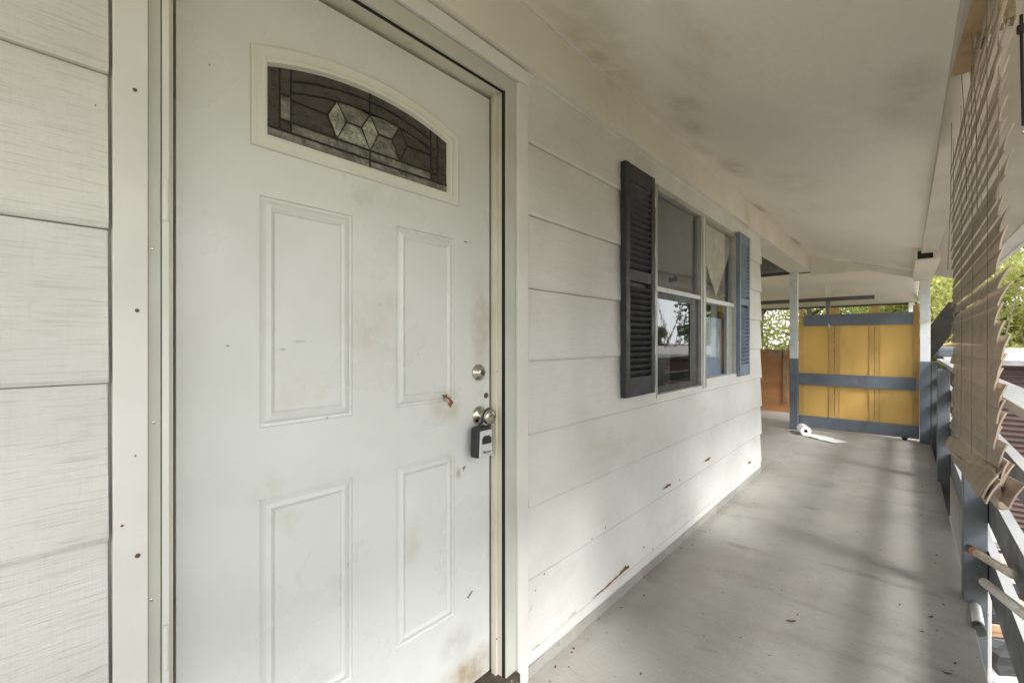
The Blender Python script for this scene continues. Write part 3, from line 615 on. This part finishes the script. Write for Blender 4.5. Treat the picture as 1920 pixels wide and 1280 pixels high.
B('fascia_board', m_rail, (1.3335, 1.398, 7.70, 7.80, -.2, 1.045), rl)
# white weatherboards outside the railing
wf = thing('board_screen', 'white horizontal board screen just outside the slate railing', 'fence')
for k in range(12):
    z = -1.6+k*.155; B('board', m_whiteb, (1.50, 1.52, 4.3, 9.2, z, z+.150), wf, .003)
for y in (5.4, 7.2, 9.1): B('stud', m_wood2, (1.521, 1.56, y, y+.06, -1.61, .25), wf)

# ------------------------------------------------------------------ venetian blind
pb = thing('plank_strip', 'raw pine strip nailed under the porch beam above the blind', 'board')
def strip(px, y0, y1, xa, xb, xc, xd, z):
    bm = bmesh.new(); prism(bm, [Vector((xa, y0, z)), Vector((xb, y0, z)), Vector((xd, y1, z)), Vector((xc, y1, z))], (0, 0, .012)); return obj('plank', bm, m_rawply, pb, .001)
strip(0, .955, 1.13, 1.235, 1.335, 1.24, 1.325, 2.153); strip(0, 1.133, 1.55, 1.24, 1.30, 1.225, 1.29, 2.153); strip(0, 1.553, 1.98, 1.225, 1.29, 1.205, 1.28, 2.153)
strip(0, -.5, .80, 1.24, 1.33, 1.24, 1.33, 2.153)
vb = thing('venetian_blind', 'tattered brown slatted venetian blind hanging from the porch beam', 'blind')
BX = 1.2475; Y0, Y1 = 1.36, 2.66
B('headrail', m_blind, (BX+.0, BX+.03, 1.40, 1.98, 2.118, 2.150), vb, .003)
me = None; pitch = .0388; nsl = 32; z = 2.125
def slat_mesh(L, wd=.052, n=6):
    bm = bmesh.new(); a = []
    for j in range(2):
        y = (-L/2, L/2)[j]; r = []
        for k in range(5):
            u = (k/4-.5); r.append((u*wd, y, .0022*(1-4*u*u)))
        a.append(r)
    top = [[bm.verts.new(p) for p in r] for r in a]; bot = [[bm.verts.new((p[0], p[1], p[2]-.0028)) for p in r] for r in a]
    for k in range(4): bm.faces.new((top[0][k], top[0][k+1], top[1][k+1], top[1][k])); bm.faces.new((bot[0][k], bot[1][k], bot[1][k+1], bot[0][k+1]))
    for j in range(2):
        for k in range(4): bm.faces.new((top[j][k], top[j][k+1], bot[j][k+1], bot[j][k]))
    for k in (0, 4): bm.faces.new((top[0][k], top[1][k], bot[1][k], bot[0][k]))
    return bm
first = None
for i in range(nsl):
    if first is None: o = first = obj('slat', slat_mesh(Y1-Y0), m_blind, vb)
    else: o = bpy.data.objects.new('slat', first.data); COL.objects.link(o); o.parent = vb
    zz = 2.105-i*pitch; t = i/nsl
    o.location = (BX+random.uniform(-.003, .003), (Y0+Y1)/2+random.uniform(-.02, .02)+(.03*math.sin(i*1.7)), zz)
    tilt = math.radians(-76+random.uniform(-1.6, 1.6)+ (8 if i in (17, 18) else 0))
    lean = -math.radians(6.5)*max(0, (i-19)/12)**1.3
    o.rotation_mode = 'YXZ'; o.rotation_euler = (lean+random.uniform(-.008, .008), tilt, random.uniform(-.006, .006))
# sagging bundle of slats and bottom rail, skewed out of the stack
for j in range(9):
    o = bpy.data.objects.new('slat', first.data); COL.objects.link(o); o.parent = vb
    o.location = (BX-.004+random.uniform(-.014, .014), 2.04-.018*j+random.uniform(-.02, .02), .945-.0009*j+random.uniform(-.012, .012))
    o.rotation_mode = 'YXZ'; o.rotation_euler = (math.radians(-6.0-.25*j+random.uniform(-.8, .8)), math.radians(random.choice((-66, -75, -70, -62))), math.radians(random.uniform(-1.5, 1.5)))
bm = bmesh.new(); box(bm, -.026, .026, -.64, .64, -.009, .009); o = obj('bottom_rail', bm, m_blind, vb, .003); o.location = (BX-.004, 2.0, .912); o.rotation_mode = 'YXZ'; o.rotation_euler = (math.radians(-6.5), 1.2, 0)
for y in (1.50, 1.82, 2.15, 2.48):
    bm = bmesh.new()
    for dx in (-.009, .009): tube(bm, [(BX+dx, y, 2.12), (BX+dx+.002, y+.004, 1.5), (BX+dx, y, 1.02-(y-1.5)*.1)], 0.0008, 5)
    obj('ladder_cord', bm, m_cord, vb)
for (ya, yb, za, zb) in ((1.62, 1.50, 2.10, 1.62), (1.9, 1.75, 2.12, 1.7), (2.3, 2.5, 2.12, 1.6)):
    bm = bmesh.new(); tube(bm, [(BX-.024, ya, za), (BX-.02, (ya+yb)/2+.01, (za+zb)/2), (BX-.024, yb, zb)], .001, 5); obj('pull_cord', bm, m_cord, vb)
bm = bmesh.new(); box(bm, BX-.012, BX+.035, 1.66, 1.73, 2.100, 2.118); obj('bracket', bm, m_nick, vb)
# bungee and bracket at the near end of the beam
bc = thing('hook_cord', 'dark green hook cord hanging from the eave at the right edge', 'cord')
pA, pM, pB = onX(1915, 55, 1.28), onX(1917, 150, 1.28), onX(1919, 235, 1.28)
bm = bmesh.new(); tube(bm, [pA+Vector((0, 0, .03)), pA, pM, pB], .0028, 8); obj('cord', bm, m_came, bc)
bm = bmesh.new(); tube(bm, [pB+Vector((0, .018*math.cos(t)-.018+.0, -.012+.014*math.sin(t))) for t in np.linspace(0, -3.6, 10)], .0016, 6); obj('hook', bm, m_nick, bc)
bm = bmesh.new(); lathe(bm, [(-.008, .0), (-.008, .007), (.008, .007), (.008, 0)], pA, (0, 0, 1), 12); obj('ferrule', bm, m_blk, bc)
pk = onX(1893, 42, 1.28); pl = thing('pulley', 'small brown pulley hanging under the porch beam', 'pulley')
bm = bmesh.new(); lathe(bm, [(-.006, .0), (-.006, .011), (-.002, .009), (.002, .009), (.006, .011), (.006, 0)], pk, (1, 0, 0), 20); obj('wheel', bm, m_cord, pl)
bm = bmesh.new(); box(bm, pk.x-.009, pk.x+.009, pk.y-.005, pk.y+.005, pk.z, 2.166); obj('strap', bm, m_nick, pl)

# ------------------------------------------------------------------ paper towel roll
tr = thing('paper_towel_roll', 'white paper towel roll lying unrolled on the floor by the gate', 'paper roll')
rc = Vector((.02, 7.36, .066)); ax = Vector((.35, -1, 0)).normalized()
bm = bmesh.new(); lathe(bm, [(0, .022), (0, .064), (.004, .066), (.24, .066), (.244, .064), (.244, .022), (0, .022)], rc-ax*.12, ax, 28); obj('roll', bm, m_paper, tr, 0, False)
bm = bmesh.new(); lathe(bm, [(.001, .021), (.243, .021)], rc-ax*.12, ax, 16); obj('core', bm, m_wood2, tr)
bm = bmesh.new(); pr = None
for i in range(12):
    t = i/11; base = Vector((.05, 7.34, 0)).lerp(Vector((.47, 7.02, 0)), t); zz = .006+.010*abs(math.sin(i*1.3))*(1 if i < 11 else .2)
    n = Vector((.32, .42, 0)).normalized()*.115; r = [bm.verts.new(base+n*k+Vector((0, 0, zz+.004*math.sin(i+k*3)))) for k in (-1, 0, 1)]
    if pr: [bm.faces.new((pr[k], pr[k+1], r[k+1], r[k])) for k in (0, 1)]
    pr = r
obj('loose_sheet', bm, m_paper, tr, 0, True)
# dead leaves
bm = bmesh.new()
for _ in range(260):
    y = random.uniform(-.5, 7.5); x = random.uniform(.012, .10)**1 if random.random() < .45 else (random.uniform(1.2, 1.32) if random.random() < .4 else random.uniform(.05, 1.3))
    q = random.uniform(.0012, .0042); R = Matrix.Translation((x, y, q*.4)) @ Euler((random.uniform(-.5, .5), random.uniform(-.5, .5), random.uniform(0, 6))).to_matrix().to_4x4()
    box(bm, -q*random.uniform(.6, 2), q, -q*.7, q*random.uniform(.3, 1), -q*.3, q*.3, R)
o = obj('grit', bm, m_leafd, fl); o['kind'] = 'stuff'
for (px, py, s, r, lab) in ((1484, 1164, .022, .6, 'long brown dead leaf near the middle of the porch floor'), (1745, 1004, .016, 2., 'curled brown leaf beside the railing post'), (1716, 842, .018, .2, 'small dark leaf in front of the gate'),
                       (1776, 1262, .016, .3, 'dark leaf scrap on the floor at the bottom right'), (1790, 1244, .010, 1.0, 'tiny leaf scrap near the floor edge, bottom right'), (1745, 1156, .014, .9, 'broken leaf scrap among stains by the railing')):
    p = onZ(px, py, .003); bm = bmesh.new(); c, s_ = math.cos(r), math.sin(r); up = []; dn = []
    for k in range(7):
        t = k/6*2-1; wv = .28*(1-t*t)+.02
        for l, sg in ((up, 1), (dn, -1)):
            a, b = t*s, sg*wv*s; l.append(bm.verts.new((p.x+a*c-b*s_, p.y+a*s_+b*c, p.z+.004*abs(t)+.002*(sg > 0))))
    for k in range(6): bm.faces.new((up[k], up[k+1], dn[k+1], dn[k]))
    tag(obj('dead_leaf', bm, m_leafd), lab, 'leaf', 'dead leaves on the porch floor')

# ------------------------------------------------------------------ pipes lying across the bottom rail
def pipe(N, C, k, lab, mat, capmat, r=.020):
    N, C = Vector(N), Vector(C); Fp = C+(C-N).normalized()*k; d = (Fp-N).normalized()
    t = thing('pvc_pipe', lab, 'pipe', 'pipes stuck through the railing')
    bm = bmesh.new(); tube(bm, [N, Fp], r, 16); obj('pipe', bm, mat, t, 0, True)
    bm = bmesh.new(); tube(bm, [N-d*.002, N+d*.045], r*1.12, 16); obj('end_cap', bm, capmat, t)
    return t, N, d
E1 = onX(1893, 1073, 1.372); t, N, d = pipe(onX(1818, 1028, 1.298), E1, .02, 'rust stained pipe with an orange band poking over the lowest rail', m_pvcr, m_blk, .0155)
bm = bmesh.new(); tube(bm, [N+d*.046, N+d*.075], .0178, 16); obj('band', bm, m_orange, t)
pipe(onX(1840, 1087, 1.325), onX(1925, 1154, 1.372), .15, 'clean white pipe with a black end lying over the lowest rail', m_pvc, m_blk, .0165)
pipe(onX(1836, 1182, 1.345), onX(1829, 1142, 1.352), .05, 'short white open pipe end beside the floor edge', m_pvc, m_sashd, .022)

# ------------------------------------------------------------------ neighbouring shed with corrugated wall
sh = thing('shed', 'low shed with maroon corrugated metal wall and pale roofing beyond the railing', 'shed')
def corr(x0, x1, y, z0, z1, pitch=.076, amp=.012):
    bm = bmesh.new(); n = int((z1-z0)/pitch*6); pv = None
    for i in range(n+1):
        z = z0+(z1-z0)*i/n; yy = y-amp*math.cos(2*math.pi*(z-z0)/pitch); r = [bm.verts.new((x, yy, z)) for x in (x0, x1)]
        if pv: bm.faces.new((pv[0], pv[1], r[1], r[0]))
        pv = r
    return bm
for k in range(5): obj('metal_sheet', corr(1.70+k*.9, 2.62+k*.9, 9.42-.006*(k % 2), -1.62, 1.0), m_mrust, sh)
bm = bmesh.new(); box(bm, 1.55, 6.4, 9.30, 13.5, 1.02, 1.05, Matrix.Translation((0, 0, -.03)) @ Matrix.Translation((0, 9.3, 1.03)) @ Matrix.Rotation(math.radians(2.2), 4, 'X') @ Matrix.Translation((0, -9.3, -1.03))); obj('roof', bm, m_proof, sh)
B('fascia', m_cap, (1.55, 6.4, 9.27, 9.295, .97, 1.04), sh); B('end_wall', m_mrust, (1.70, 1.74, 9.45, 13.3, -1.62, 1.0), sh)
t = thing('leaning_beam', 'black beam leaning diagonally behind the right post', 'beam')
a_, b_ = onY(1724, 668, 9.0), onY(1800, 573, 9.0); bm = bmesh.new(); dv = (b_-a_).normalized(); nv = Vector((-dv.z, 0, dv.x))*.13
prism(bm, [a_-nv, a_+nv, b_+nv, b_-nv], (0, .10, 0)); o = obj('beam', bm, m_gap, t)
tag(B('tarp_bundle', m_rail, (1.45, 1.95, 10.2, 10.8, 1.02, 1.22), None, .05), 'grey blue bundle lying on the shed roof behind the right post', 'bundle')
bm = bmesh.new(); tube(bm, [onY(1750, 650, 9.6), onY(1800, 641, 9.6)], .02, 8); tag(obj('bamboo_pole', bm, m_rawply), 'thin pale pole resting on the shed roof edge', 'pole')

# ------------------------------------------------------------------ rubble on the yard below
def slab(name, px, py, z, L, W, T, rz, mat, lab, cat, tilt=0.):
    p = onZ(px, py, z); bm = bmesh.new(); v = box(bm, -L/2, L/2, -W/2, W/2, 0, T)
    bmesh.ops.subdivide_edges(bm, edges=bm.edges[:], cuts=2, use_grid_fill=True)
    for q in bm.verts: q.co += Vector([random.uniform(-.06, .06)*min(W, .25) for _ in range(2)]+[random.uniform(-.1, .1)*T])
    o = obj(name, bm, mat, None, .006); o.location = p; o.rotation_euler = (tilt, tilt*.6, math.radians(rz)); tag(o, lab, cat); return o
slab('stone_slab', 1870, 1215, -1.60, .75, .55, .14, 20, m_stone, 'rough grey stone slab in the rubble below the railing', 'slab')
slab('block', 1855, 1168, -1.50, .30, .22, .16, 35, m_blk, 'black block lying above the grey slab', 'block')
slab('block', 1895, 1258, -1.45, .34, .24, .18, 30, m_blk, 'black block at the bottom right, below the grey slab', 'block')
slab('block', 1912, 1128, -1.5, .26, .34, .14, 60, m_blk, 'black block half hidden behind the lowest rail', 'block')
slab('block', 1890, 1078, -1.5, .45, .15, .12, 15, m_blk, 'long dark block under the pale boards', 'block')
slab('broken_board', 1842, 1120, -1.46, .95, .28, .06, 8, m_wood1, 'bleached broken board beside the foot of the railing post', 'board', .12)
slab('broken_board', 1855, 1145, -1.45, .7, .2, .05, -30, m_wood1, 'pinkish bleached board crossing the rubble', 'board', .1)
slab('broken_board', 1880, 1055, -1.40, 1.1, .3, .06, 12, m_wood1, 'pale board in the rubble close to the shed wall', 'board', .08)
slab('broken_board', 1905, 1105, -1.42, .8, .35, .06, -15, m_wood1, 'wide pale board under the white pipe', 'board', .1)
slab('broken_board', 1862, 1188, -1.42, .7, .08, .06, 40, m_wood2, 'narrow brown board beside the grey slab', 'board', .15)
slab('broken_board', 1916, 1180, -1.5, .8, .25, .05, 25, m_wood1, 'pale board at the right edge of the rubble', 'board', .1)
slab('plaster_chunk', 1868, 1020, -1.5, .55, .3, .12, 0, m_whiteb, 'white plaster chunk at the foot of the maroon wall', 'chunk', .2)
slab('plaster_chunk', 1880, 1272, -1.5, .4, .25, .1, 20, m_whiteb, 'white plaster chunk beneath the lower black block', 'chunk', .2)
bm = bmesh.new()
for _ in range(650):
    x, y = random.uniform(1.5, 6.5), random.uniform(.5, 9.2); s = random.uniform(.02, .10)
    R = Matrix.Translation((x, y, -1.60+random.uniform(0, .05))) @ Euler([random.uniform(0, 3) for _ in range(3)]).to_matrix().to_4x4()
    box(bm, -s, s, -s*random.uniform(.4, 1), s*.6, -s*.3, s*.3, R)
o = obj('rubble', bm, m_wood1); o['kind'] = 'stuff'; tag(o, 'loose pale rubble scattered over the yard below the porch', 'rubble')

# ------------------------------------------------------------------ trees
def leaves_mesh(name, clumps, n, size, mat):
    cs_ = np.array([c for c, r in clumps]); rs = np.array([r for c, r in clumps]); k = np.random.choice(len(clumps), n, p=(rs**2)/np.sum(rs**2))
    d = np.random.normal(size=(n, 3)); d /= np.linalg.norm(d, axis=1)[:, None]; rad = np.random.rand(n)**.45
    c = cs_[k]+d*rad[:, None]*rs[k][:, None]*np.array([1, 1, .75])
    u = np.random.normal(size=(n, 3)); u /= np.linalg.norm(u, axis=1)[:, None]; v = np.cross(u, np.random.normal(size=(n, 3))); v /= np.linalg.norm(v, axis=1)[:, None]
    s = size*np.random.uniform(.5, 1.2, n)[:, None]
    V = np.stack([c-u*s, c+v*s*.42, c+u*s, c-v*s*.42], 1).reshape(-1, 3)
    me = bpy.data.meshes.new(name); me.vertices.add(len(V)); me.vertices.foreach_set('co', V.ravel()); me.loops.add(4*n); me.polygons.add(n)
    me.loops.foreach_set('vertex_index', np.arange(4*n)); me.polygons.foreach_set('loop_start', np.arange(0, 4*n, 4)); me.polygons.foreach_set('loop_total', np.full(n, 4))
    me.update(); me.validate(); me.materials.append(mat); return me
def tree(x, y, h, r, n, mat, lab, size=.11, base=.25, stems=1, group='trees beyond the porch'):
    t = thing('tree', lab, 'tree', group, (x, y, -1.65)); bm = bmesh.new(); clumps = []
    for s in range(stems):
        ang = random.uniform(0, 6.28); lean = Vector((math.cos(ang), math.sin(ang), 0))*h*.12*(1 if stems > 1 else .4)
        pts = [Vector((0, 0, -.1))+lean*(k/5)**1.3+Vector((random.uniform(-.05, .05)*h*.3, random.uniform(-.05, .05)*h*.3, h*.85*k/5)) for k in range(6)]
        tube(bm, pts, [h*.022*(1-.75*k/5)/math.sqrt(stems)+.01 for k in range(6)], 7)
        for _ in range(14//stems+4):
            k = random.uniform(base, 1); p = pts[0].lerp(pts[-1], 0) if 0 else pts[min(4, int(k*5))].lerp(pts[min(5, int(k*5)+1)], k*5-int(k*5))
            a = random.uniform(0, 6.28); L = r*random.uniform(.45, 1)*(1.15-.6*k); e = p+Vector((math.cos(a)*L, math.sin(a)*L, L*random.uniform(.1, .7)))
            m_ = p.lerp(e, .5)+Vector((0, 0, .1*L)); tube(bm, [p, m_, e], [h*.007+.008, h*.004+.006, .006], 5)
            clumps.append((tuple(e), r*random.uniform(.22, .42))); clumps.append((tuple(m_), r*random.uniform(.15, .3)))
    obj('trunk', bm, m_tree, t, 0, True)
    o = bpy.data.objects.new('crown', leaves_mesh('crown', clumps, n, size, mat)); COL.objects.link(o); o.parent = t
    return t
specs = [(-4.5, 14.5, 6.5, 2.6, 0, 'yellow green tree furthest left behind the plywood screen'), (-2.2, 13.6, 5.6, 2.2, 0, 'thin stemmed yellow green tree right behind the plywood screen'), (-.4, 15.2, 6.6, 2.4, 0, 'yellow green tree behind the left half of the gate'),
         (1.1, 13.8, 5.0, 2.0, 0, 'bushy yellow green tree seen over the gate top'), (2.3, 15.6, 6.2, 2.4, 0, 'airy yellow green tree right of the far post'), (3.6, 19.5, 8.5, 2.9, 2, 'tall dark tree rising behind the eave at the right'), (3.2, 16.5, 4.6, 2.2, 0, 'light green tree above the shed roof at the right edge'),
         (-6.5, 18, 8, 3.4, 1, 'big green tree hidden mostly by the house corner'), (-1.5, 19.5, 8, 3.4, 0, 'pale green tree farther back beyond the deck'), (1.2, 20.5, 7, 3.0, 0, 'pale green tree in the back row behind the gate')]
for (x, y, h, r, k, lab) in specs: tree(x, y, h, r, 12000 if k != 2 else 5000, m_leaf[k], lab, .072 if k != 2 else .13, .12, 2)
for i in range(18):     # low distant tree line to the right of the porch
    a = math.radians(-12+i*5.0); d = random.uniform(62, 78); x, y = D+d*math.cos(a), d*math.sin(a)
    h = random.uniform(4.6, 6.4)
    tree(x, y, h, h*.55, 1500, m_leaf[2 if i % 3 else 1], 'distant tree in the low tree line across the open ground', .45, .2, 1, 'distant tree line')
# undergrowth directly behind the deck
cl = [((random.uniform(-6, 7), random.uniform(12.5, 15.5), random.uniform(-1.4, .9)), random.uniform(.35, .8)) for _ in range(110)]
o = bpy.data.objects.new('undergrowth', leaves_mesh('undergrowth', cl, 70000, .07, m_leaf[0])); COL.objects.link(o); o['kind'] = 'stuff'; tag(o, 'tangled yellow green undergrowth behind the deck', 'undergrowth')
bm = bmesh.new()
for _ in range(60):
    x, y = random.uniform(-6, 6), random.uniform(12.4, 15); L = random.uniform(2.5, 5); a = random.uniform(-.5, .5)
    tube(bm, [(x, y, -1.7), (x+a*L*.4, y, -1.7+L*.5), (x+a*L, y+.2, -1.7+L)], [.03, .022, .01], 5)
o = obj('saplings', bm, m_tree); o['kind'] = 'stuff'; tag(o, 'thin bare stems standing in the undergrowth', 'stems')
